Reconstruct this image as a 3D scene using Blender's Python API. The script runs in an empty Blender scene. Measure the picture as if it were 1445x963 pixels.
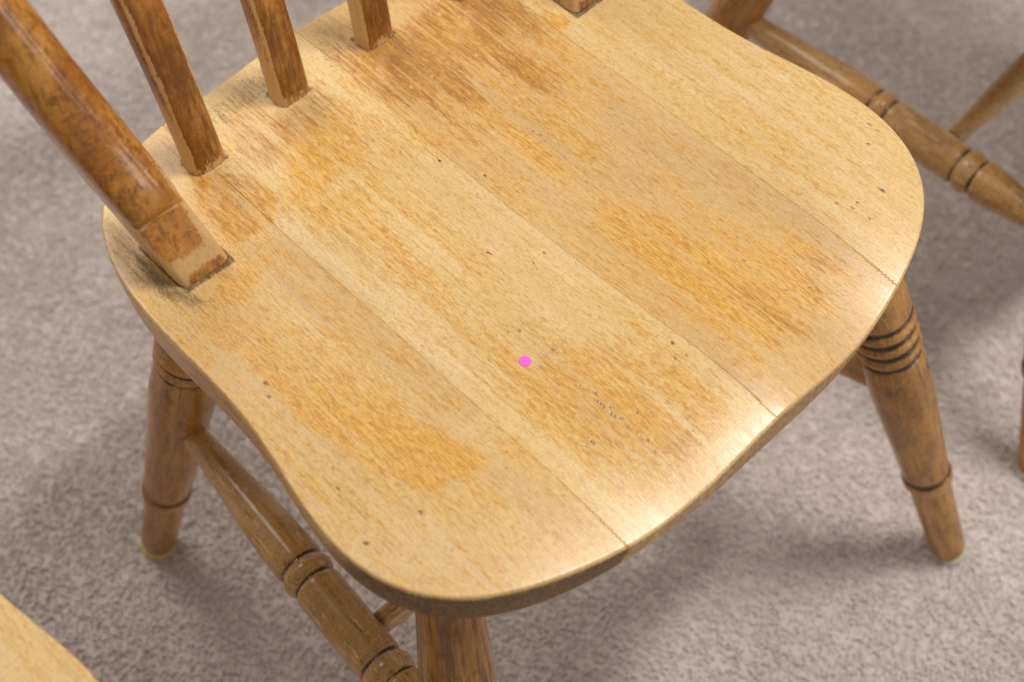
import bpy, bmesh, math, random
import numpy as np
from mathutils import Vector, Matrix

S = bpy.context.scene
COL = S.collection
SEAT_Z = 0.44                      # height of the seat's top above the carpet

# ------------------------------------------------------------------ camera
cam = bpy.data.cameras.new("camera")
cam_ob = bpy.data.objects.new("camera", cam)
COL.objects.link(cam_ob)
cam.sensor_width = 36.0
cam.lens = 53.658
cam.clip_start = 0.02
cam.clip_end = 60
right = Vector((0.7131246, -0.7010234, 0.0044228))
down = Vector((-0.5769305, -0.5904503, -0.5643755))
fwd = Vector((0.3982519, 0.3999184, -0.8255063))
m = Matrix(((right.x, -down.x, -fwd.x), (right.y, -down.y, -fwd.y), (right.z, -down.z, -fwd.z)))
cam_ob.matrix_world = Matrix.Translation((-0.39183, -0.39266, 0.67682 + SEAT_Z)) @ m.to_4x4()
cam.dof.use_dof = True
cam.dof.focus_distance = 0.88
cam.dof.aperture_fstop = 5.4
S.camera = cam_ob

# ------------------------------------------------------------------ world and lamps (an indoor room, soft light from ceiling fittings and a window)
W = bpy.data.worlds.new("World")
S.world = W
W.use_nodes = True
bg = W.node_tree.nodes["Background"]
bg.inputs[0].default_value = (1.0, 0.97, 0.94, 1)
bg.inputs[1].default_value = 0.36


def area(name, loc, target, sx, sy, power, color):
    l = bpy.data.lights.new(name, "AREA")
    l.shape = "RECTANGLE"
    l.size, l.size_y = sx, sy
    l.energy = power
    l.color = color
    o = bpy.data.objects.new(name, l)
    COL.objects.link(o)
    o.location = loc
    o.rotation_euler = (Vector(target) - Vector(loc)).to_track_quat("-Z", "Y").to_euler()
    return o


area("ceiling_lamp", (0.1, 2.2, 2.6), (0, 0.2, 0.2), 1.5, 1.5, 37, (1.0, 0.97, 0.92))
area("ceiling_strip_lamp", (0.82, -0.43, 2.6), (0.82, -0.43, 0.0), 1.0, 0.13, 38, (1.0, 0.96, 0.93))
area("window_light", (0.95, -2.9, 0.62), (-0.1, 0, 0.5), 0.13, 1.0, 4.5, (0.96, 0.98, 1.0))
area("window_light", (1.75, -2.7, 0.62), (-0.1, 0, 0.5), 0.13, 1.0, 4.5, (0.96, 0.98, 1.0))

S.view_settings.view_transform = "Standard"
S.view_settings.look = "None"
S.view_settings.exposure = 0.03
S.view_settings.gamma = 1.0
S.view_settings.use_curve_mapping = False

# ------------------------------------------------------------------ helpers
def link(name, mesh, mats=(), parent=None):
    o = bpy.data.objects.new(name, mesh)
    for mt in mats:
        if mt.name not in [x.name for x in mesh.materials if x]:
            mesh.materials.append(mt)
    COL.objects.link(o)
    if parent:
        o.parent = parent
    return o


def mesh_from(name, verts, faces, smooth=True, wear=None, extra=None):
    me = bpy.data.meshes.new(name)
    me.from_pydata([tuple(v) for v in verts], [], [tuple(f) for f in faces])
    me.update()
    if smooth:
        me.polygons.foreach_set("use_smooth", [True] * len(me.polygons))
    if wear is not None:
        a = me.attributes.new("wear", "FLOAT_COLOR", "POINT")
        a.data.foreach_set("color", np.asarray(wear, dtype=np.float32).ravel())
    for k, v in (extra or {}).items():
        a = me.attributes.new(k, "FLOAT", "POINT")
        a.data.foreach_set("value", np.asarray(v, dtype=np.float32))
    return me


def ss(a, b, x):
    t = np.clip((np.asarray(x, float) - a) / (b - a), 0, 1)
    return t * t * (3 - 2 * t)


def gauss(x, c, w):
    return np.exp(-((np.asarray(x, float) - c) / w) ** 2)


# ------------------------------------------------------------------ node helper
class NT:
    def __init__(self, name):
        self.mat = bpy.data.materials.new(name)
        self.mat.use_nodes = True
        self.t = self.mat.node_tree
        self.b = self.t.nodes["Principled BSDF"]

    def new(self, kind, **kw):
        n = self.t.nodes.new(kind)
        for k, v in kw.items():
            setattr(n, k, v)
        return n

    def put(self, sock, v):
        if isinstance(v, bpy.types.NodeSocket):
            self.t.links.new(v, sock)
        elif isinstance(v, (tuple, list)) and len(v) == 3 and sock.type == "RGBA":
            sock.default_value = (*v, 1)
        else:
            sock.default_value = v

    def math(self, op, a, b=0.0, c=0.0, clamp=False):
        n = self.new("ShaderNodeMath", operation=op, use_clamp=clamp)
        for i, v in enumerate((a, b, c)):
            self.put(n.inputs[i], v)
        return n.outputs[0]

    def add(self, a, b): return self.math("ADD", a, b)
    def mul(self, a, b): return self.math("MULTIPLY", a, b)
    def sub(self, a, b): return self.math("SUBTRACT", a, b)

    def step(self, x, a, b, lo=0.0, hi=1.0):
        n = self.new("ShaderNodeMapRange", interpolation_type="SMOOTHSTEP")
        for i, v in enumerate((x, a, b, lo, hi)):
            self.put(n.inputs[i], v)
        return n.outputs[0]

    def mix(self, f, a, b, blend="MIX"):
        n = self.new("ShaderNodeMix", data_type="RGBA", blend_type=blend)
        self.put(n.inputs[0], f)
        self.put(n.inputs[6], a)
        self.put(n.inputs[7], b)
        return n.outputs[2]

    def noise(self, vec, scale=1.0, detail=2.0, rough=0.5, dist=0.0):
        n = self.new("ShaderNodeTexNoise")
        self.put(n.inputs["Vector"], vec)
        n.inputs["Scale"].default_value = scale
        n.inputs["Detail"].default_value = detail
        n.inputs["Roughness"].default_value = rough
        n.inputs["Distortion"].default_value = dist
        return n.outputs[0]

    def scaled(self, vec, sx, sy, sz):
        n = self.new("ShaderNodeVectorMath", operation="MULTIPLY")
        self.put(n.inputs[0], vec)
        n.inputs[1].default_value = (sx, sy, sz)
        return n.outputs[0]

    def attr(self, name):
        return self.new("ShaderNodeAttribute", attribute_name=name)

    def coord(self, shift=True):
        c = self.new("ShaderNodeTexCoord").outputs["Object"]
        if not shift:
            return c
        r = self.new("ShaderNodeObjectInfo").outputs["Random"]
        n = self.new("ShaderNodeVectorMath", operation="ADD")
        cx = self.new("ShaderNodeCombineXYZ")
        self.put(cx.inputs[0], self.mul(r, 7.31))
        self.put(cx.inputs[1], self.mul(r, 3.77))
        self.put(cx.inputs[2], self.mul(r, 5.13))
        self.put(n.inputs[0], c)
        self.put(n.inputs[1], cx.outputs[0])
        return n.outputs[0]

    def rgb(self, attr_node):
        n = self.new("ShaderNodeSeparateColor")
        self.put(n.inputs[0], attr_node.outputs["Color"])
        return n.outputs[0], n.outputs[1], n.outputs[2], attr_node.outputs["Alpha"]

    def bump(self, h, strength, dist):
        n = self.new("ShaderNodeBump")
        n.inputs["Strength"].default_value = strength
        n.inputs["Distance"].default_value = dist
        self.put(n.inputs["Height"], h)
        self.put(self.b.inputs["Normal"], n.outputs[0])

    def out(self, color, rough, spec=0.5):
        self.put(self.b.inputs["Base Color"], color)
        self.put(self.b.inputs["Roughness"], rough)
        self.put(self.b.inputs["Specular IOR Level"], spec)
        return self.mat


def lin(r, g, b):
    f = lambda c: (c / 255 / 12.92) if c / 255 <= 0.04045 else ((c / 255 + 0.055) / 1.055) ** 2.4
    return (f(r), f(g), f(b))


# ------------------------------------------------------------------ materials
def seat_material():
    n = NT("seat_wood")
    v = n.coord()
    amb, bro, dirt, grey = n.rgb(n.attr("wear"))
    pit = n.attr("pit").outputs["Fac"]
    spot = n.attr("spot").outputs["Fac"]
    tone = n.attr("tone").outputs["Fac"]
    streak = n.noise(n.scaled(v, 430, 34, 120), 1, 4, 0.66)          # long fibres along the board
    broad = n.noise(n.scaled(v, 120, 9, 60), 1, 3, 0.55, 0.4)        # growth bands
    mott = n.noise(n.scaled(v, 80, 34, 60), 1, 7, 0.72)              # blotchy wear
    fine = n.noise(n.scaled(v, 1500, 420, 900), 1, 2, 0.6)           # pores
    fleck = n.noise(n.scaled(v, 1700, 260, 600), 1, 1, 0.5)
    big = n.noise(n.scaled(v, 16, 9, 10), 1, 3, 0.5)
    # bare worn beech
    c = n.mix(n.step(broad, 0.3, 0.7), BARE_A, BARE_B)
    c = n.mix(n.mul(n.step(big, 0.35, 0.7), 0.45), c, BARE_C)
    c = n.mix(n.mul(tone, 0.8), c, BARE_T)
    band = n.noise(n.scaled(v, 210, 5, 60), 1, 2, 0.5, 0.4)
    c = n.mix(n.mul(n.step(band, 0.50, 0.66), 0.42), c, BARE_C)
    g = n.math("MULTIPLY", grey, n.step(n.add(streak, n.mul(mott, 0.5)), 0.45, 1.0), clamp=True)
    c = n.mix(n.mul(g, 0.9), c, GREYED)
    c = n.mix(n.mul(n.step(fleck, 0.57, 0.72), 0.32), c, FLECK)
    # what is left of the amber varnish, ragged along the grain
    thread = n.noise(n.scaled(v, 1150, 150, 300), 1, 3, 0.65)
    speck = n.noise(n.scaled(v, 1500, 600, 900), 1, 3, 0.7)
    ring = n.noise(n.scaled(v, 310, 7, 60), 1, 2, 0.5, 0.3)
    rag = n.add(n.mul(n.sub(thread, 0.5), 1.25), n.add(n.mul(n.sub(mott, 0.5), 1.9), n.mul(n.sub(fine, 0.5), 1.0)))
    rag = n.mul(n.add(rag, n.mul(n.sub(ring, 0.5), -1.7)), 0.68)
    k = n.add(n.add(amb, n.mul(n.sub(streak, 0.5), 1.0)), rag)
    am = n.step(k, 0.02, 0.98)
    am = n.mul(am, n.step(amb, 0.02, 0.4, 0.6, 1.0))
    ambc = n.mix(n.step(thread, 0.35, 0.68), AMBER_A, AMBER_B)
    c = n.mix(n.mul(am, 0.88), c, ambc)
    # thick brown varnish by the back
    k2 = n.add(n.add(bro, n.mul(n.sub(streak, 0.5), 1.3)), n.mul(rag, 0.62))
    br = n.step(k2, 0.16, 0.90)
    br = n.mul(br, n.step(bro, 0.03, 0.4))
    broc = n.mix(n.step(n.add(n.mul(streak, 0.6), n.mul(thread, 0.4)), 0.38, 0.64), BROWN_A, BROWN_B)
    c = n.mix(n.mul(br, 0.9), c, broc)
    c = n.mix(n.mul(n.step(ring, 0.56, 0.66), n.mul(n.math("MAXIMUM", am, br), 0.4)), c, LIGHTF)
    # grime lodged in the pores
    k3 = n.add(n.add(dirt, n.mul(n.sub(streak, 0.5), 0.7)), n.add(n.mul(n.sub(mott, 0.5), 0.7), n.mul(n.sub(fine, 0.5), 0.7)))
    d = n.mul(n.step(k3, 0.3, 0.95), n.step(dirt, 0.02, 0.2))
    c = n.mix(n.mul(d, 0.92), c, n.mix(n.step(dirt, 0.55, 0.8), GRIME, GRIME2))
    pore = n.step(fine, 0.54, 0.72)
    c = n.mix(n.mul(pore, 0.42), c, n.mix(br, PORE, PORE2))
    c = n.mix(n.mul(n.step(thread, 0.5, 0.74), 0.22), c, PORE)
    c = n.mix(n.mul(n.step(thread, 0.5, 0.28), 0.25), c, LIGHTF)
    vk = n.math("MAXIMUM", am, br)
    c = n.mix(n.mul(n.step(speck, 0.52, 0.70), n.step(vk, 0, 1, 0.2, 0.5)), c, PORE)
    c = n.mix(n.mul(n.step(speck, 0.48, 0.32), n.step(vk, 0, 1, 0.10, 0.2)), c, LIGHTF)
    c = n.mix(spot, c, SPOTC)
    c = n.mix(pit, c, PITC)
    h = n.sub(n.add(n.mul(streak, 0.5), n.add(n.mul(fine, 0.4), n.mul(n.math("MAXIMUM", am, br), 0.35))), n.mul(pit, 2.0))
    n.bump(h, 0.35, 0.0006)
    r = n.add(n.step(n.math("MAXIMUM", am, br), 0, 1, 0.37, 0.28), n.mul(n.sub(streak, 0.5), 0.22))
    cw = n.mul(n.step(n.math("MAXIMUM", am, br), 0, 1, 0.40, 0.75), n.step(n.add(n.mul(mott, 0.6), n.mul(streak, 0.4)), 0.36, 0.62, 0.25, 1.1))
    cw = n.mul(cw, n.sub(1.0, n.math("MULTIPLY", dirt, 1.3, clamp=True)))
    n.put(n.b.inputs["Coat Weight"], cw)
    r = n.add(r, n.mul(dirt, 0.35))
    n.b.inputs["Coat Roughness"].default_value = 0.22
    return n.out(c, r, 0.5)


def stained_material(name, mid, light, dark, pale, burn, along, rough=0.3):
    """Stained, varnished beech whose grain runs along local Z (turned parts, posts, slats)."""
    n = NT(name)
    v = n.coord()
    worn, brown, dirt, _a = n.rgb(n.attr("wear"))
    streak = n.noise(n.scaled(v, 330, 330, along), 1, 3, 0.6)
    broad = n.noise(n.scaled(v, 55, 55, along * 0.3), 1, 3, 0.55, 0.6)
    mott = n.noise(n.scaled(v, 70, 70, 38), 1, 5, 0.66)
    fine = n.noise(n.scaled(v, 1400, 1400, 260), 1, 2, 0.55)
    wavy = n.noise(n.scaled(v, 160, 160, 330), 1, 3, 0.6, 1.2)
    c = n.mix(n.step(broad, 0.3, 0.7), mid, light)
    smoke = n.noise(n.scaled(v, 26, 26, 12), 1, 3, 0.55)
    c = n.mix(n.mul(n.step(smoke, 0.46, 0.66), 0.42), c, dark)
    c = n.mix(n.mul(n.step(streak, 0.45, 0.70), 0.75), c, dark)
    c = n.mix(n.mul(n.step(mott, 0.50, 0.70), 0.62), c, dark)
    c = n.mix(n.mul(n.step(wavy, 0.54, 0.66), 0.34), c, light)
    c = n.mix(n.mul(n.step(wavy, 0.44, 0.34), 0.42), c, dark)
    c = n.mix(n.mul(n.step(fine, 0.58, 0.72), 0.4), c, dark)
    k = n.add(n.add(brown, n.mul(n.sub(streak, 0.5), 0.8)), n.mul(n.sub(mott, 0.5), 0.5))
    c = n.mix(n.mul(n.mul(n.step(k, 0.3, 0.8), n.step(brown, 0.03, 0.2)), 0.85), c, DEEP)
    k = n.add(n.add(worn, n.mul(n.sub(streak, 0.5), 1.3)), n.add(n.mul(n.sub(mott, 0.5), 1.3), n.mul(n.sub(fine, 0.5), 0.8)))
    w = n.mul(n.step(k, 0.38, 0.66), n.step(worn, 0.05, 0.3))
    pc = n.mix(n.mul(n.step(fine, 0.5, 0.72), 0.55), pale, light)
    pc = n.mix(n.mul(n.step(streak, 0.46, 0.66), 0.35), pc, light)
    c = n.mix(n.mul(w, 0.9), c, pc)
    k = n.add(dirt, n.add(n.mul(n.sub(mott, 0.5), 1.5), n.mul(n.sub(fine, 0.5), 0.8)))
    c = n.mix(n.mul(n.step(k, 0.25, 0.75), n.step(dirt, 0.02, 0.2)), c, burn)
    n.bump(n.add(n.mul(streak, 0.5), n.mul(fine, 0.3)), 0.22, 0.0005)
    r = n.add(n.step(w, 0, 1, rough, 0.5), n.mul(n.sub(mott, 0.5), 0.12))
    return n.out(c, r, 0.5)


def plain_material(name, col, rough=0.5, var=0.15):
    n = NT(name)
    v = n.coord()
    a = n.noise(v, 900, 3, 0.6)
    c = n.mix(n.mul(a, var), col, tuple(x * 0.45 for x in col))
    return n.out(c, rough)


def carpet_material(name, dark):
    n = NT(name)
    pos = n.new("ShaderNodeNewGeometry").outputs["Position"]
    rnd = n.new("ShaderNodeObjectInfo").outputs["Random"]
    big = n.noise(pos, 9, 4, 0.6)  # broad light and dark patches paint in the shading of pile leaning different ways
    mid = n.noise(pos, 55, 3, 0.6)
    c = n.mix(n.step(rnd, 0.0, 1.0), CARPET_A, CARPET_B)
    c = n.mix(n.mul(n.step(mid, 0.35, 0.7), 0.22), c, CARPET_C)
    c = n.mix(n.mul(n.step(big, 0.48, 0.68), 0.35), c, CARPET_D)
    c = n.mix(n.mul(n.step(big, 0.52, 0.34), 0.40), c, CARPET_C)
    if dark:
        c = n.mix(0.5, c, CARPET_C)
    m_ = n.out(c, 0.95, 0.15)
    n.b.inputs["Sheen Weight"].default_value = 0.15
    n.b.inputs["Sheen Roughness"].default_value = 0.5
    return m_


BARE_A, BARE_B, BARE_C, BARE_T = lin(236, 208, 153), lin(224, 193, 132), lin(230, 192, 116), lin(212, 170, 112)
GREYED, FLECK = lin(190, 158, 116), lin(160, 112, 62)
AMBER_A, AMBER_B = lin(240, 184, 70), lin(204, 138, 40)
BROWN_A, BROWN_B = lin(214, 154, 62), lin(166, 108, 36)
GRIME2 = lin(74, 54, 35)
LIGHTF = lin(240, 208, 150)
GRIME, PORE, PORE2, PITC, SPOTC = lin(104, 80, 54), lin(150, 106, 62), lin(120, 72, 30), lin(50, 42, 38), lin(232, 204, 152)
DEEP = lin(112, 64, 26)
CARPET_A, CARPET_B, CARPET_C, CARPET_D = lin(223, 212, 205), lin(215, 204, 196), lin(201, 189, 180), lin(233, 224, 217)

M_SEAT = seat_material()
M_LEG = stained_material("turned_wood", lin(174, 116, 50), lin(200, 148, 76), lin(106, 66, 28), lin(200, 156, 100), lin(66, 45, 28), 26, 0.25)
M_STRETCH = stained_material("stretcher_wood", lin(186, 140, 80), lin(208, 166, 108), lin(128, 88, 44), lin(216, 182, 130), lin(56, 44, 32), 24, 0.2)
M_BACK = stained_material("back_wood", lin(182, 114, 40), lin(214, 154, 72), lin(112, 64, 22), lin(218, 184, 132), lin(70, 62, 58), 22, 0.15)
M_GLIDE = plain_material("felt_glide", lin(206, 200, 186), 0.7)
M_GLIDE_Y = plain_material("yellowed_glide", lin(206, 190, 110), 0.6)
M_PINK = plain_material("plain_pink", lin(255, 100, 226), 0.5, 0.0)
M_RED = plain_material("plain_red", lin(206, 40, 78), 0.5, 0.2)
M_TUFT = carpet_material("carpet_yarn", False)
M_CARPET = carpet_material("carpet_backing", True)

# ------------------------------------------------------------------ carpet
def carpet():
    n, a = 60, 3.2
    g = np.linspace(-a, a, n)
    vs = [(x + 0.25, y + 0.25, 0.0036) for y in g for x in g]
    fs = [(j * n + i, j * n + i + 1, (j + 1) * n + i + 1, (j + 1) * n + i) for j in range(n - 1) for i in range(n - 1)]
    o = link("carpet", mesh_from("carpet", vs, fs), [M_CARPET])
    o["kind"] = "structure"
    # the pile: short cut yarn ends, leaning at random
    me = mesh_from("carpet_pile", [(-0.72, -0.72, 0), (1.18, -0.72, 0), (1.18, 1.12, 0), (-0.72, 1.12, 0)], [(0, 1, 2, 3)])
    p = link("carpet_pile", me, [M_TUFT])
    p["kind"] = "stuff"
    ng = bpy.data.node_groups.new("pile", "GeometryNodeTree")
    ng.interface.new_socket("Geometry", in_out="INPUT", socket_type="NodeSocketGeometry")
    ng.interface.new_socket("Geometry", in_out="OUTPUT", socket_type="NodeSocketGeometry")
    N, L = ng.nodes, ng.links
    gi, go = N.new("NodeGroupInput"), N.new("NodeGroupOutput")
    d = N.new("GeometryNodeDistributePointsOnFaces")
    d.inputs["Density"].default_value = PILE_DENSITY
    d.inputs["Seed"].default_value = 5
    cone = N.new("GeometryNodeMeshCone")
    cone.fill_type = "TRIANGLE_FAN"
    cone.inputs["Vertices"].default_value = 6
    cone.inputs["Side Segments"].default_value = 3
    cone.inputs["Radius Top"].default_value = 0.00085
    cone.inputs["Radius Bottom"].default_value = 0.0012
    cone.inputs["Depth"].default_value = 0.0075
    pos = N.new("GeometryNodeInputPosition")
    sep = N.new("ShaderNodeSeparateXYZ")
    L.new(pos.outputs[0], sep.inputs[0])
    sq = N.new("ShaderNodeMath"); sq.operation = "MULTIPLY"
    L.new(sep.outputs[2], sq.inputs[0]); L.new(sep.outputs[2], sq.inputs[1])
    k = N.new("ShaderNodeMath"); k.operation = "MULTIPLY"; k.inputs[1].default_value = 34.0
    L.new(sq.outputs[0], k.inputs[0])
    cb = N.new("ShaderNodeCombineXYZ"); L.new(k.outputs[0], cb.inputs[0])
    sp = N.new("GeometryNodeSetPosition")
    L.new(cone.outputs["Mesh"], sp.inputs["Geometry"]); L.new(cb.outputs[0], sp.inputs["Offset"])
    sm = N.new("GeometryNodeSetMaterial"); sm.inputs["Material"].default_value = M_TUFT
    L.new(sp.outputs[0], sm.inputs["Geometry"])
    sh = N.new("GeometryNodeSetShadeSmooth"); L.new(sm.outputs[0], sh.inputs["Geometry"])
    inst = N.new("GeometryNodeInstanceOnPoints")
    rot = N.new("FunctionNodeRandomValue"); rot.data_type = "FLOAT_VECTOR"
    rot.inputs[0].default_value = (-1.0, -1.0, 0); rot.inputs[1].default_value = (1.0, 1.0, 6.283)
    scl = N.new("FunctionNodeRandomValue"); scl.data_type = "FLOAT"
    scl.inputs[2].default_value = 0.7; scl.inputs[3].default_value = 1.2
    L.new(gi.outputs[0], d.inputs["Mesh"])
    L.new(d.outputs["Points"], inst.inputs["Points"])
    L.new(sh.outputs[0], inst.inputs["Instance"])
    L.new(rot.outputs[0], inst.inputs["Rotation"])
    L.new(scl.outputs[1], inst.inputs["Scale"])
    L.new(inst.outputs[0], go.inputs[0])
    md = p.modifiers.new("pile", "NODES")
    md.node_group = ng


PILE_DENSITY = 260000
carpet()

# ------------------------------------------------------------------ wear map of the seat, tenths of a millimetre in the chair's own frame
AMBER = [(0.95, 1.6, [(-1181, 1515), (-1069, 1407), (-921, 1266), (-898, 1001), (-1048, 889), (-1283, 883), (-1327, 942), (-1292, 1221)]),
    (0.5, 14, [(-202, 1542), (576, 1636), (1224, 1277), (1368, 543), (915, -120), (527, -256), (193, -8), (23, 531), (-175, 1057)]),
    (0.42, 16, [(-1816, 894), (-1475, 706), (-1248, -155), (-1120, -1110), (-1248, -1445), (-1674, -1273), (-1924, -706), (-1970, 84)]),
    (0.4, 16, [(-546, 1397), (-48, 947), (-310, -509), (109, -1381), (64, -1872), (-649, -1874), (-1025, -1529), (-1031, -588), (-959, 717)]),
    (0.42, 14, [(541, 103), (906, -692), (1243, -1466), (1214, -1750), (502, -1813), (73, -1714), (43, -1031), (101, -213)]),
    (0.34, 16, [(1712, 624), (1888, 183), (1864, -692), (1639, -1302), (1247, -1200), (1153, -358), (1283, 462)]),
    (0.6, 6, [(-1742, 789), (-1521, 648), (-1436, 207), (-1369, -293), (-1273, -738), (-1164, -1071), (-1259, -1116), (-1490, -1078), (-1622, -1010), (-1696, -772), (-1767, -359), (-1841, 9), (-1853, 471)]),
    (0.78, 2.2, [(-1752, 59), (-1566, -237), (-1408, -559), (-1254, -826), (-1174, -1092), (-1264, -1112), (-1418, -1054), (-1559, -1036), (-1693, -876), (-1764, -466), (-1812, -187)]),
    (0.8, 6, [(-581, 1354), (-185, 1366), (-60, 1028), (-350, 862), (-767, 819), (-1029, 913), (-769, 1162)]),
    (0.62, 7, [(-964, 991), (-367, 842), (-450, 324), (-547, -74), (-779, -93), (-845, 303), (-926, 756)]),
    (0.58, 8, [(-711, 215), (-618, -207), (-650, -631), (-800, -676), (-867, -302), (-842, 129)]),
    (0.68, 7, [(-684, -277), (-537, -516), (-574, -772), (-292, -872), (-64, -1333), (-45, -1718), (-193, -1901), (-517, -1900), (-855, -1793), (-883, -1493), (-918, -1116), (-894, -773)]),
    (0.6, 8, [(-69, -765), (27, -941), (-27, -1501), (-107, -1823), (-268, -1720), (-214, -1164)]),
    (0.72, 9, [(506, -162), (689, -555), (887, -1033), (1083, -1339), (1158, -1667), (892, -1758), (511, -1704), (169, -1682), (119, -1323), (138, -839), (208, -391)]),
    (0.6, 7, [(403, 624), (618, 417), (523, -31), (349, -85), (303, 339), (238, 697)]),
    (0.48, 10, [(1516, -31), (1715, -314), (1688, -836), (1344, -1013), (1239, -672), (1299, -283)]),
    (0.45, 10, [(1573, 677), (1777, 381), (1693, -47), (1456, 31), (1459, 448)]),
    (0.9, 3, [(1221, 1007), (1331, 877), (1309, 806), (1201, 812), (1171, 907)]),
    (0.75, 3, [(-1428, 764), (-1202, 783), (-1187, 702), (-1342, 612), (-1542, 529), (-1680, 631), (-1663, 747)]),
    (0.55, 5, [(-1493, 590), (-1400, 371), (-1388, -29), (-1531, -23), (-1575, 336)]),
    (0.6, 5, [(-238, 1113), (115, 875), (296, 574), (60, 570), (-225, 753)]),
    (0.5, 8, [(-1797, 482), (-1586, 27), (-1543, -379), (-1682, -427), (-1783, -95), (-1830, 259)])]
BROWN = [(0.85, 4, [(39, 1726), (324, 1619), (492, 1543), (747, 1558), (985, 1551), (1268, 1323), (1184, 1059), (1157, 855), (1080, 848), (1026, 963), (1015, 1053), (921, 1020), (939, 769), (954, 556), (865, 420), (753, 613), (711, 879), (602, 1081), (517, 741), (409, 691), (297, 946), (92, 1038), (2, 1192), (30, 1482)]),
    (0.5, 1.6, [(-1181, 1515), (-1069, 1407), (-921, 1266), (-898, 1001), (-1048, 889), (-1283, 883), (-1327, 942), (-1292, 1221)]),
    (0.55, 5, [(-812, 1734), (-479, 1812), (-474, 1484), (-133, 1558), (-191, 1294), (-525, 1227), (-847, 1163), (-964, 1343)]),
    (0.55, 8, [(173, 1190), (317, 843), (396, 556), (270, 486), (143, 781), (24, 1026)]),
    (0.55, 6, [(942, -1301), (1132, -1454), (1126, -1668), (914, -1688), (706, -1547)]),
    (0.5, 5, [(508, -1040), (607, -1269), (617, -1722), (439, -1712), (369, -1413)]),
    (0.5, 4, [(-1200, 1877), (-963, 1881), (-1132, 1580), (-1263, 1557)]),
    (0.5, 3, [(-1683, 1598), (-1597, 1514), (-1636, 1197), (-1841, 1052), (-1895, 1241)]),
    (0.48, 6, [(-254, -1506), (-242, -1746), (-461, -1798), (-563, -1643)])]
DIRT = [(0.75, 5, [(-1689, 1389), (-1710, 1255), (-1691, 855), (-1635, 689), (-1764, 710), (-1843, 953), (-1810, 1192)]),
    (0.55, 7, [(-1714, 1556), (-1691, 1320), (-1650, 670), (-1780, 627), (-1885, 994), (-1850, 1335)]),
    (0.5, 9, [(-1043, 1880), (-540, 1872), (-94, 1941), (-164, 1588), (-722, 1645), (-1137, 1586)]),
    (0.45, 8, [(40, 1896), (362, 1933), (220, 1634), (-1, 1512), (-56, 1649)]),
    (0.4, 6, [(-949, 978), (-853, 1029), (-892, 827), (-1019, 769)]),
    (0.4, 4, [(393, 1466), (496, 1287), (249, 1275), (163, 1437)])]
GREY = [(0.75, 6, [(-1084, 827), (-1007, 417), (-1040, -150), (-1044, -819), (-1189, -811), (-1227, -357), (-1296, 79), (-1337, 446), (-1401, 706)]),
    (0.75, 8, [(565, 1105), (664, 831), (697, 496), (707, 89), (776, -421), (608, -406), (464, 28), (458, 497), (457, 866)]),
    (0.8, 9, [(1120, 549), (1112, 64), (1201, -705), (1258, -1349), (1254, -1666), (1102, -1584), (1019, -1025), (865, -507), (835, 36)]),
    (0.75, 7, [(-542, -740), (-530, -1205), (-532, -1563), (-541, -1772), (-668, -1591), (-703, -1268), (-669, -867)]),
    (0.7, 8, [(607, -1269), (706, -1547), (783, -1845), (604, -1885), (478, -1680), (451, -1346)]),
    (0.6, 8, [(-1374, -410), (-1175, -1061), (-1084, -1686), (-1279, -1626), (-1352, -1192), (-1393, -868)]),
    (0.7, 7, [(92, -1295), (106, -1686), (122, -1921), (5, -1874), (-27, -1501)])]
PITS = [(1650, -1367, 3.6, 1.5), (1473, -1329, 1.6, 1.3), (1425, -1332, 2.0, 1.0), (1381, -1247, 2, 1.0), (1401, -1267, 1, 0.8), (1439, -1446, 2.6, 1.0), (2002, -998, 3, 1.0), (2002, -1064, 1.3, 1.0), (1870, -1095, 1.6, 1.2), (-2003, -987, 1.8, 1.8), (-1697, -1054, 3.4, 1.2), (-68, -313, 2, 1.0), (-540, -591, 2, 1.1), (-587, -551, 1.2, 1.0), (-502, -809, 2.6, 1.1), (-620, -835, 2, 1.0), (-540, -1163, 2, 1.0), (-567, -1215, 4.5, 0.9), (-568, -1252, 4, 0.9), (-572, -1322, 4.5, 1.1), (-557, -1364, 2.2, 1.0), (-37, -1253, 2.4, 1.4), (-102, -1332, 2, 1.0), (-51, -1362, 2, 0.9), (-478, -1406, 2.5, 0.8), (-763, -1357, 2.8, 1.2), (-553, -1553, 2, 1.0), (-556, -1510, 1.6, 0.8), (-27, 599, 2.2, 1.4), (89, 334, 2, 1.2), (-1702, -923, 2.2, 0.7), (-1903, -671, 3, 0.8), (-1663, -859, 2, 0.8), (-1924, -706, 2, 0.7), (-1771, 71, 1.8, 1.5), (-1812, -7, 1.6, 1.3), (-163, -323, 1.5, 1.0), (-1723, -1314, 1, 0.8), (-556, -985, 2.5, 0.7), (-560, -1078, 3, 0.7), (-527, -887, 3, 0.6), (-547, -800, 2, 0.7), (-564, -1416, 3, 0.6), (-546, -1282, 2, 0.7), (541, -1011, 2.5, 0.8), (707, -1132, 2.2, 0.9), (720, -1433, 2, 0.8), (839, -1506, 3, 0.8), (809, -993, 2, 0.7), (-1865, -687, 4, 0.6), (-1845, -560, 2, 0.6), (-576, -1630, 2, 0.7), (531, 378, 5, 0.6), (544, 326, 3, 0.6)]
SPOTS = [(698, 1042, 2.6, 1.5), (379, 1096, 1.8, 1.5), (225, 1120, 2, 1.5), (768, 1450, 3, 2), (837, 1341, 2.4, 1.6), (-325, 1083, 3.4, 2.2), (-345, 1016, 2.6, 2.4), (-401, 940, 3, 1.0), (1446, -535, 1.2, 1.2)]


OUTLINE = [0.21515, -0.00118, -0.00472, 0.00471, -0.01896, -0.00381, 0.00358, 0.00015, 0.00098, 0.00159]
JOINTS = [-0.1045, 0.0025, 0.1215]


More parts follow.
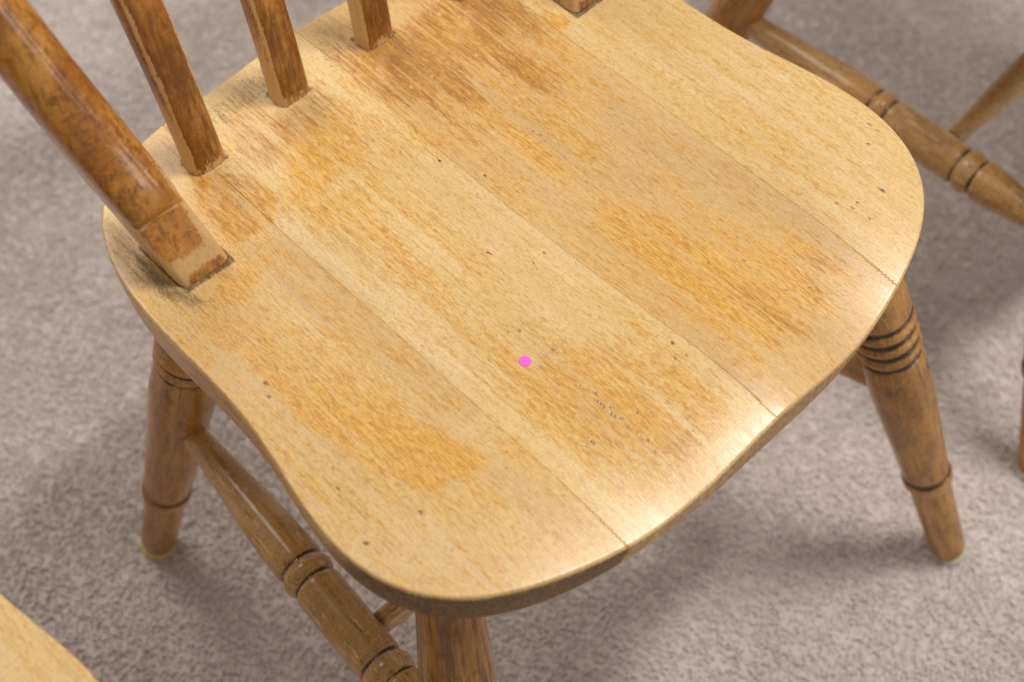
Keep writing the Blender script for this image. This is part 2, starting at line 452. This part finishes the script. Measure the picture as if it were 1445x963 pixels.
def outline(th):
    return sum(a * np.cos(k * th) for k, a in enumerate(OUTLINE))


def poly_dist(P, poly):
    """signed distance, positive inside"""
    q = np.array(poly, float) * 1e-4
    d = np.full(len(P), 1e9)
    inside = np.zeros(len(P), bool)
    for i in range(len(q)):
        a, b = q[i], q[(i + 1) % len(q)]
        e, w = b - a, P - a
        t = np.clip((w @ e) / (e @ e + 1e-12), 0, 1)
        d = np.minimum(d, np.linalg.norm(w - t[:, None] * e, axis=1))
        c = ((a[1] <= P[:, 1]) != (b[1] <= P[:, 1]))
        dy = np.where(abs(b[1] - a[1]) < 1e-12, 1e-12, b[1] - a[1])
        inside ^= c & (P[:, 0] < (b[0] - a[0]) * (P[:, 1] - a[1]) / dy + a[0])
    return np.where(inside, d, -d)


def blobs(P, shapes, stretch=1.0):
    v = np.zeros(len(P))
    for val, soft, poly in shapes:
        s = soft * 1e-3 * stretch
        v = np.maximum(v, val * ss(-s, s, poly_dist(P, poly)))
    return v


SLAT_BASE = [(-0.104, 0.1515), (-0.034, 0.1585), (0.034, 0.1585), (0.104, 0.1515)]
POST_BASE = [(-0.1538, 0.1045), (0.1538, 0.1045)]


def seat_top(x, y):
    th = np.arctan2(x, y)
    t = np.hypot(x, y) / outline(th)
    z = -0.0068 * (1 - ss(0.15, 1.0, t)) * ss(0.16, 0.05, y)
    front = ss(0.02, -0.19, y)
    z = z - 0.0082 * front * (gauss(x, 0.088, 0.05) + gauss(x, -0.088, 0.05))
    z = z + 0.003 * front * gauss(x, 0.012, 0.034)
    z = z - 0.0070 * np.clip((t - 0.70) / 0.30, 0, 1) ** 1.5 * ss(0.0, -0.15, y)        # roll towards the front edge
    return z


def seat_mesh(rings, seg):
    th = np.linspace(0, 2 * np.pi, seg, endpoint=False)
    R = outline(th)
    dx, dy = np.sin(th), np.cos(th)
    V = [(0.0, 0.0, float(seat_top(np.array([0.0]), np.array([1e-6]))[0]))]
    side = [0.0]
    ts = np.linspace(0, 1, rings + 1)[1:] ** 0.9
    ts[-1] = 1.0
    edge = 0.0015
    rows = []
    for t in ts:
        rr = t * (R - edge)
        x, y = rr * dx, rr * dy
        rows.append((x, y, seat_top(x, y), 0.0))
    x0, y0 = R * dx, R * dy
    zt = seat_top((R - edge) * dx, (R - edge) * dy)
    for k in range(1, 5):                                              # rounded upper edge
        a = k / 4 * math.pi / 2
        rr = R - edge + edge * math.sin(a)
        rows.append((rr * dx, rr * dy, zt - edge * (1 - math.cos(a)), 0.25 * k / 4))
    zb = -0.0365
    for k in range(1, 9):
        f = k / 8
        rr = R - 0.0030 * f ** 1.5
        rows.append((rr * dx, rr * dy, (zt - edge) * (1 - f) + zb * f, 1.0))
    for k in range(1, 5):
        a = k / 4 * math.pi / 2
        rr = R - 0.0030 - 0.004 * (1 - math.cos(a))
        rows.append((rr * dx, rr * dy, np.full(seg, zb - 0.004 * math.sin(a)), 1.0))
    for f in (0.7, 0.35):
        rr = (R - 0.007) * f
        rows.append((rr * dx, rr * dy, np.full(seg, zb - 0.004), 1.0))
    P = np.concatenate([[V[0]]] + [np.c_[x, y, z] for x, y, z, s in rows])
    sd = np.concatenate([[0.0]] + [np.full(seg, s) for x, y, z, s in rows])
    F = [(0, 1 + (i + 1) % seg, 1 + i) for i in range(seg)]
    for j in range(len(rows) - 1):
        a, b = 1 + j * seg, 1 + (j + 1) * seg
        F += [(a + i, a + (i + 1) % seg, b + (i + 1) % seg, b + i) for i in range(seg)]
    a = 1 + (len(rows) - 1) * seg
    P = np.vstack([P, [0, 0, zb - 0.004]])
    sd = np.append(sd, 1.0)
    F += [(a + i, a + (i + 1) % seg, len(P) - 1) for i in range(seg)]
    return P, F, sd


def seat_attributes(P, sd):
    xy = P[:, :2]
    x, y = P[:, 0], P[:, 1]
    t = np.hypot(x, y) / outline(np.arctan2(x, y))
    amb, bro, dirt, grey = blobs(xy, AMBER, 2.4), blobs(xy, BROWN, 2.2), blobs(xy, DIRT), blobs(xy, GREY)
    for bx, by in SLAT_BASE:                                          # grime round the feet of slats and posts
        qx, qy = np.maximum(abs(x - bx) - 0.0095, 0), np.maximum(abs(y - by - 0.001) - 0.0062, 0)
        d, corner = np.hypot(qx, qy) - 0.0023, 0.0006 * np.sin(900 * x + 700 * y)
        dirt = np.maximum(dirt, 0.72 * ss(0.0015, 0.0002, d + corner))
        dirt = np.maximum(dirt, 0.30 * ss(0.016, 0.0, d))
    for bx, by in POST_BASE:
        d = np.maximum(abs(x - bx) - 0.0162, abs(y - by) - 0.0215)
        dirt = np.maximum(dirt, 0.85 * ss(0.0020, 0.0004, d))
    top = sd < 0.5
    pit, spot = np.zeros(len(P)), np.zeros(len(P))
    for (px, py, ln, wd) in PITS:
        u, v = (x - px * 1e-4) / (wd * 0.00060), (y - py * 1e-4) / (ln * 0.00068)
        pit = np.maximum(pit, min(1.0, 0.35 + 0.45 * wd) * ss(1.25, 0.55, np.hypot(u, v)))
    for (px, py, ln, wd) in SPOTS:
        u, v = (x - px * 1e-4) / (wd * 0.0006), (y - py * 1e-4) / (ln * 0.0006)
        spot = np.maximum(spot, 0.8 * ss(1.3, 0.5, np.hypot(u, v)))
    # the edge: dark dirty end grain on the front left, cleaner on the front right, tan on the flanks
    front_left = ss(-0.06, -0.11, y) * ss(JOINTS[0] + 0.0004, JOINTS[0] - 0.0004, x)
    e = (sd > 0.5)
    front_face = ss(-0.04, -0.13, y)
    bro = np.where(e, 0.56 + 0.26 * front_face + 0.1 * front_left, bro)
    dirt = np.where(e, 0.32 + 0.20 * front_face + 0.42 * front_left, dirt)
    amb = np.where(e, 0.3, amb)
    rim = (sd > 0.2) & (sd < 0.5)
    dirt = np.where(rim, np.maximum(dirt, 0.20 + 0.2 * ss(-0.1, -0.15, y)), dirt)
    return np.c_[amb, bro, dirt, grey], dict(pit=np.where(top, pit, 0), spot=np.where(top, spot, 0))


def seat_boards(parent, rings, seg):
    P, F, sd = seat_mesh(rings, seg)
    wear, ext = seat_attributes(P, sd)
    src = mesh_from("seat_blank", P, F, True, wear, ext)
    bounds = [-1.0] + JOINTS + [1.0]
    gap = 0.00004
    seat = bpy.data.objects.new("seat", None)
    COL.objects.link(seat)
    seat.parent = parent
    seat.location = (0, 0, SEAT_Z)
    for i in range(4):
        bm = bmesh.new()
        bm.from_mesh(src)
        for xx, nrm in ((bounds[i] + gap, -1), (bounds[i + 1] - gap, 1)):
            if abs(xx) > 0.5:
                continue
            g = bm.verts[:] + bm.edges[:] + bm.faces[:]
            bmesh.ops.bisect_plane(bm, geom=g, plane_co=(xx, 0, 0), plane_no=(nrm, 0, 0), clear_outer=True)
            rim = [e for e in bm.edges if e.is_boundary and all(abs(v.co.x - xx) < 1e-6 for v in e.verts)]
            for f in bmesh.ops.holes_fill(bm, edges=rim, sides=0)["faces"]:
                f.smooth = False
        me = bpy.data.meshes.new("board")
        bm.to_mesh(me)
        bm.free()
        nv = len(me.vertices)
        me.attributes.new("tone", "FLOAT", "POINT").data.foreach_set("value", np.full(nv, (0.42, 0.0, 0.85, 0.18)[i], dtype=np.float32))
        wd = me.attributes["wear"].data
        col = np.empty(nv * 4, dtype=np.float32)
        wd.foreach_get("color", col)
        col[0::4] = np.maximum(col[0::4], (0.38, 0.22, 0.34, 0.26)[i])
        wd.foreach_set("color", col)
        link("board", me, [M_SEAT], seat)
    bpy.data.meshes.remove(src)
    return seat


# ------------------------------------------------------------------ turned parts (lathe along local Z)
def lathe(name, length, rad, burn, worn, step=0.0013, seg=44, brown=0.0):
    n = int(length / step) + 1
    s = np.linspace(0, 1, n)
    r, b, w = rad(s), burn(s), worn(s)
    th = np.linspace(0, 2 * np.pi, seg, endpoint=False)
    V, A = [], []
    for i in range(n):
        # hand turned: never perfectly round
        rr = r[i] * (1 + 0.006 * np.sin(2 * th + 9 * s[i]))
        V += list(zip(rr * np.cos(th), rr * np.sin(th), np.full(seg, s[i] * length)))
        A += [(w[i], brown, b[i], 1.0)] * seg
    F = [(i * seg + j, i * seg + (j + 1) % seg, (i + 1) * seg + (j + 1) % seg, (i + 1) * seg + j) for i in range(n - 1) for j in range(seg)]
    F.append(tuple(range(seg))[::-1])
    F.append(tuple((n - 1) * seg + j for j in range(seg)))
    return mesh_from(name, V, F, True, A)


def aim(o, a, b, spin=0.0):
    d = (Vector(b) - Vector(a)).normalized()
    o.location = a
    o.rotation_mode = "QUATERNION"
    o.rotation_quaternion = d.to_track_quat("Z", "Y") @ Matrix.Rotation(spin, 3, "Z").to_quaternion()


LEG_S = [0, .10, .136, .20, .240, .262, .274, .367, .395, .45, .50, .55, .60, .65, .70, .722, .735, .752, .762, .85, .95, .99, 1]
LEG_R = [16.5, 17.8, 18.5, 20.2, 21.2, 21.4, 21.0, 20.6, 21.6, 22.4, 21.9, 20.8, 19.7, 18.6, 17.6, 17.6, 19.0, 18.6, 15.9, 15.3, 14.4, 13.9, 12.6]
GROOVES = [.274, .305, .336, .367]


def smooth_interp(s, xs, ys):
    f = np.interp(s, xs, ys)
    k = np.array([1, 3, 4, 3, 1]) / 12.0
    p = np.pad(f, 2, mode="edge")
    return np.convolve(p, k, mode="valid")


def leg_r(s, sh=0.0):
    s = s + sh * ss(0.70, 0.32, s)
    r = smooth_interp(s, LEG_S, LEG_R)
    for g in GROOVES:
        r = r - 1.4 * gauss(s, g, 0.0050)
    for a, b in zip(GROOVES[:-1], GROOVES[1:]):
        r = r + 1.7 * gauss(s, (a + b) / 2, 0.0090)
    r = r - 0.9 * gauss(s, 0.722, 0.004)
    return r * 1e-3


def leg_burn(s, sh=0.0):
    s = s + sh * ss(0.70, 0.32, s)
    b = 0 * s
    for g in GROOVES:
        b = np.maximum(b, 0.92 * gauss(s, g + 0.0012, 0.0052))
    b = np.maximum(b, 0.95 * gauss(s, 0.724, 0.0055))
    b = np.maximum(b, 0.36 * gauss(s, 0.41, 0.03))
    return b


def leg_worn(s):
    return 0.22 + 0.25 * gauss(s, 0.742, 0.01) + 0.18 * gauss(s, 0.2, 0.06)


BEADS = [.463, .511, .730, .782]


def str_r(s):
    r = smooth_interp(s, [0, .05, .2, .32, .40, .455, .47, .487, .505, .52, .62, .72, .737, .757, .776, .79, .84, .92, 1],
                      [7.8, 8.6, 11.8, 14.8, 16.2, 16.4, 15.3, 16.6, 15.3, 15.9, 16.0, 15.9, 15.3, 16.6, 15.3, 16.4, 15.2, 11.6, 8.4])
    for g in BEADS:
        r = r - 1.7 * gauss(s, g, 0.0055)
    for g in (.487, .756):
        r = r + 0.9 * gauss(s, g, 0.014)
    return r * 1e-3


def str_burn(s):
    b = 0 * s
    for g in BEADS:
        b = np.maximum(b, 0.80 * gauss(s, g, 0.0046))
    return np.maximum(b, 0.5 * ss(0.04, 0.0, s))


def str_worn(s):
    return 0.34 + 0 * s


def cross_r(s):
    return smooth_interp(s, [0, .06, .3, .5, .7, .94, 1], [7.4, 8.0, 12.5, 14.5, 12.5, 8.0, 7.4]) * 1e-3


# ------------------------------------------------------------------ lofted back parts
def loft(name, path, sect, wear, ring_n=36):
    """path: list of (centre, side vector, front vector); sect(i, ang) -> (side, front) offsets"""
    V, A = [], []
    ang = np.linspace(0, 2 * np.pi, ring_n, endpoint=False)
    for i, (c, u, f) in enumerate(path):
        for a in ang:
            p, q = sect(i, a)
            V.append(tuple(c + u * p + f * q))
            A.append(wear(i, a, p, q))
    n = len(path)
    F = [(i * ring_n + j, (i + 1) * ring_n + j, (i + 1) * ring_n + (j + 1) % ring_n, i * ring_n + (j + 1) % ring_n) for i in range(n - 1) for j in range(ring_n)]
    F.append(tuple(range(ring_n)))
    F.append(tuple((n - 1) * ring_n + j for j in range(ring_n))[::-1])
    return mesh_from(name, V, F, True, A)


def superell(a, n):
    c, s = math.cos(a), math.sin(a)
    return math.copysign(abs(c) ** (2 / n), c), math.copysign(abs(s) ** (2 / n), s)


def post_centre(side, z):
    base = POST_BASE[0]
    k = z if z < 0.22 else 0.22 + (z - 0.22) * 0.55 - max(0, z - 0.36) * 0.5
    return Vector((side * (abs(base[0]) + 0.214 * k), base[1] + 0.33 * z, z))


def slat_centre(i, z):
    bx, by = SLAT_BASE[i]
    sgn = -1 if bx < 0 else 1
    dx = 0.05 if abs(bx) > 0.07 else 0.012
    return Vector((bx + sgn * dx * z, by + 0.13 * z + 0.42 * z * z - 0.35 * max(0, z - 0.2) ** 2 * 2, z))


def frames(fn, zs):
    out = []
    for z in zs:
        c = fn(z)
        out.append((c, Vector((1, 0, 0)), Vector((0, -1, 0))))   # level sections; front is towards the sitter (-y)
    return out


def post_mesh(side):
    zs = np.concatenate([np.linspace(-0.012, 0.09, 86), np.linspace(0.094, 0.45, 60)])
    path = frames(lambda z: post_centre(side, z), zs)

    def sect(i, a):
        z = zs[i]
        b = float(ss(0.0455, 0.0515, z - 0.004 * math.cos(a) ** 2))
        p0, q0 = superell(a, 7)
        p1, q1 = superell(a, 5.0 - 2.5 * float(ss(0.050, 0.14, z)))
        front_arc = 1 - 0.10 * abs(p1) ** 2.2 if q1 > 0 else 1.0
        q1 *= front_arc
        hw0, hd0 = 0.0162, 0.0212
        hw1, hd1 = 0.0170, 0.0222
        q0 = q0 * hd0 if q0 < 0 else q0 * hd0 * 0.93
        q1 += (0.13 * float(ss(0.049, 0.056, z) * ss(0.100, 0.058, z))) * max(0.0, q1)
        return (p0 * hw0) * (1 - b) + p1 * hw1 * b, q0 * (1 - b) + q1 * hd1 * b

    def wear(i, a, p, q):
        z = zs[i]
        fx = p / 0.0155 * (1 if side < 0 else -1)                      # -1 outer edge .. +1 inner edge
        front = q > 0.010
        worn = 0.0
        if front:
            low = float(ss(0.011, 0.004, z) * ss(-1.0, -0.6, fx) * ss(1.0, 0.7, fx))
            patch = float(ss(0.008, 0.028, z) * ss(0.0475, 0.0445, z) * ss(-1.10, -0.72, fx) * ss(0.95, 0.40, fx))
            worn = 0.90 * float(ss(0.049, 0.044, z)) * (1 - 0.97 * patch) * (1 - 0.8 * low)
            worn = max(worn, 0.72 * float(gauss(z + 0.004 * fx * fx, 0.0485, 0.0020)))
            worn = max(worn, 0.66 * float(ss(0.62, 1.0, fx) * ss(0.11, 0.05, z)))
            dark = 0.55 * low
        else:
            worn = 0.55 * float(ss(0.05, 0.0, z))
            dark = 0.45
        worn = max(worn, 0.55 * float(gauss(abs(p) - 0.0150, 0, 0.0022) * gauss(q - 0.013, 0, 0.006)) * float(ss(0.14, 0.06, z)))
        return (worn, max(dark, 0.12), 0.8 * float(ss(0.0014, 0.0006, z)), 1.0)

    return loft("back_post", path, sect, wear, 96)


def slat_mesh(i):
    zs = np.concatenate([np.linspace(-0.012, 0.03, 32), np.linspace(0.032, 0.45, 100)])
    path = frames(lambda z: slat_centre(i, z), zs)
    outer = -1 if SLAT_BASE[i][0] < 0 else 1
    hw, hd = 0.0118, 0.0086

    def sect(k, a):
        p, q = superell(a, 4.5)
        w = hw * (1 + 0.22 * float(ss(0.02, 0.3, zs[k])))
        p, q = p * w, q * hd
        q *= (1 - 0.22 * (abs(p) / w) ** 3)
        return p, q

    def wear(k, a, p, q):
        z = zs[k]
        face = p / hw
        worn = 0.0
        flank = abs(face) > 0.80 and q < 0.006
        if flank:
            worn = 0.75 * float(ss(0.075, 0.02, z)) + 0.22
        worn = max(worn, 0.76 * float(gauss(face + 0.86, 0, 0.12) * gauss(q - 0.006, 0, 0.004)))
        worn = max(worn, 0.58 * float(ss(0.016, 0.002, z)))
        worn = max(worn, 0.58 * float(gauss(face - 0.92, 0, 0.10)))
        return (worn, 0.0 if flank else 0.62, 0.95 * float(ss(0.0020, 0.0002, z)), 1.0)

    return loft("slat", path, sect, wear, 48)


def crest_mesh():
    xs = np.linspace(-0.245, 0.245, 60)
    path = []
    for x in xs:
        k = x / 0.245
        path.append((Vector((x, 0.243 - 0.035 * k * k + 0.03, 0.478 - 0.02 * k * k)), Vector((0, 0.25, 0.97)), Vector((0, -0.97, 0.25))))

    def sect(i, a):
        p, q = superell(a, 3.5)
        return p * 0.036, q * 0.011

    return loft("crest_rail", path, sect, lambda *a: (0.1, 0.2, 0, 1), 32)


# ------------------------------------------------------------------ the chair
def empty(name, loc):
    o = bpy.data.objects.new(name, None)
    COL.objects.link(o)
    o.location = loc
    o.empty_display_size = 0.1
    return o


V3 = lambda x, y, z: Vector((x, y, z + SEAT_Z))
LEGS = {
    "fr": (V3(.165, -.115, -.026), V3(.2512, -.2457, -.4285)),
    "fl": (V3(-.163, -.112, -.026), V3(-.254, -.245, -.4285)),
    "bl": (V3(-.150, .103, -.026), V3(-.1985, .2025, -.4285)),
    "br": (V3(.150, .103, -.026), V3(.1985, .2025, -.4285)),
}


def on_leg(k, s):
    a, b = LEGS[k]
    return a + (b - a) * s


def glide_mesh():
    zs = [0.0, 0.0005, 0.0055, 0.006]
    rs = [0.0130, 0.0142, 0.0142, 0.0125]
    seg = 32
    V = [(r * math.cos(2 * math.pi * j / seg), r * math.sin(2 * math.pi * j / seg), z) for z, r in zip(zs, rs) for j in range(seg)]
    F = [(i * seg + j, i * seg + (j + 1) % seg, (i + 1) * seg + (j + 1) % seg, (i + 1) * seg + j) for i in range(3) for j in range(seg)]
    F += [tuple(range(seg))[::-1], tuple(3 * seg + j for j in range(seg))]
    return mesh_from("foot_glide", V, F, True)


BS, FS = {"l": .44, "r": .47}, {"l": .42, "r": .485}       # where the stretchers meet the legs
ME_FRONT = lathe("leg", (LEGS["fr"][1] - LEGS["fr"][0]).length, leg_r, leg_burn, leg_worn)
ME_DARK = lathe("leg", (LEGS["fl"][1] - LEGS["fl"][0]).length, leg_r, leg_burn, lambda s: 0.12 + 0 * s, brown=0.5)
ME_BACK = lathe("leg", (LEGS["bl"][1] - LEGS["bl"][0]).length, lambda s: leg_r(s, 0.125), lambda s: leg_burn(s, 0.125) * np.where(s < 0.2, 0.35, 0.75), leg_worn)
ME_GLIDE = glide_mesh()
ME_GLIDE_Y = ME_GLIDE.copy()


def make_chair(label, rings, seg, yellow_glide, moved=()):
    legs = {k: (a, dict(moved).get(k, b)) for k, (a, b) in LEGS.items()}
    ch = empty("wooden_chair", (0, 0, 0))
    ch["label"] = label
    ch["category"] = "chair"
    ch["group"] = "worn wooden chairs standing on the carpet"
    seat_boards(ch, rings, seg)
    for i, k in enumerate(("fl", "fr", "bl", "br")):
        a, b = legs[k]
        o = link("leg", {"fl": ME_DARK, "fr": ME_FRONT}.get(k, ME_BACK), [M_LEG], ch)
        aim(o, a, b, 1.1 * i)
        yl = yellow_glide and k == "bl"
        g = link("foot_glide", ME_GLIDE_Y if yl else ME_GLIDE, [M_GLIDE_Y if yl else M_GLIDE], o)
        g.location = (0, 0, (b - a).length + 0.0003)
    for sd in ("l", "r"):
        a, b = on_leg("b" + sd, BS[sd]), on_leg("f" + sd, FS[sd])
        me = lathe("side_stretcher", (b - a).length, str_r, str_burn, str_worn)
        o = link("side_stretcher", me, [M_STRETCH], ch)
        aim(o, a, b, 0.6)
    sl = on_leg("bl", .44) + (on_leg("fl", .42) - on_leg("bl", .44)) * .665
    sr = on_leg("br", BS["r"]) + (on_leg("fr", FS["r"]) - on_leg("br", BS["r"])) * .665
    gap = Vector((0.0125, 0, 0))
    o = link("cross_stretcher", lathe("cross_stretcher", (sr - sl - 2 * gap).length, cross_r, lambda s: 0.6 * ss(0.03, 0.0, s) + 0.6 * ss(0.97, 1, s), str_worn), [M_STRETCH], ch)
    aim(o, sl + gap, sr - gap, 0.3)
    for sd in (-1, 1):
        o = link("back_post", post_mesh(sd), [M_BACK], ch)
        o.location = (0, 0, SEAT_Z - 0.001)
    for i in range(4):
        o = link("slat", slat_mesh(i), [M_BACK], ch)
        o.location = (0, 0, SEAT_Z - 0.001)
    o = link("crest_rail", crest_mesh(), [M_BACK], ch)
    o.location = (0, 0, SEAT_Z)
    return ch


chair = make_chair("worn wooden chair with bare patches on its seat and a pink dot, in the middle", 200, 900, True)
# the neighbours: the same chair with a lighter mesh for the seat
other = make_chair("brown wooden chair behind at upper right, showing only legs and turned stretchers", 60, 240, False,
                   [("fl", V3(-.2212, -.2406, -.4285))])
other.location = (0.572, 0.0016, 0)
for _c in other.children:
    if _c.type == "EMPTY":
        _c.location.x += 0.028          # this seat sits a little off its legs
other.rotation_euler = (0, 0, math.radians(3.24))
third = make_chair("pale wooden chair at lower left, showing only one edge of its seat", 60, 240, False,
                   [("br", V3(.2110, .1760, -.4285))])
third.location = (-0.544, 0.027, 0)
third.rotation_euler = (0, 0, math.radians(-3.0))


def disc(name, x, y, rx, ry, mat, parent, thick=0.00025, rot=0.0, wob=0.0):
    n = 40
    cz = float(seat_top(np.array([x]), np.array([y]))[0])
    V, F = [], []
    for lv, (s, h) in enumerate(((1.0, 0.00005), (1.0, thick), (0.9, thick + 0.00008), (0.0, thick + 0.0001))):
        for j in range(n):
            a = 2 * math.pi * j / n
            w = 1 + wob * math.sin(3 * a + 1) + wob * 0.6 * math.sin(5 * a)
            px, py = rx * s * w * math.cos(a), ry * s * w * math.sin(a)
            qx, qy = px * math.cos(rot) - py * math.sin(rot), px * math.sin(rot) + py * math.cos(rot)
            zz = float(seat_top(np.array([x + qx]), np.array([y + qy]))[0]) - cz
            V.append((qx, qy, zz + h))
    for i in range(3):
        F += [(i * n + j, i * n + (j + 1) % n, (i + 1) * n + (j + 1) % n, (i + 1) * n + j) for j in range(n)]
    o = link(name, mesh_from(name, V, F), [mat], parent)
    o.location = (x, y, SEAT_Z + cz)
    return o


o = disc("pink_dot", -0.0657, -0.0753, 0.0034, 0.0034, M_PINK, chair)  # pink mark given a thin raised body on the seat
o["label"] = "small round bright pink mark on the seat"
o = disc("red_mark", -0.0291, -0.0095, 0.0005, 0.0020, M_RED, chair, 0.00012, 0.25, 0.2)  # red mark, likewise a thin raised disc
o["label"] = "tiny red mark on the seat"
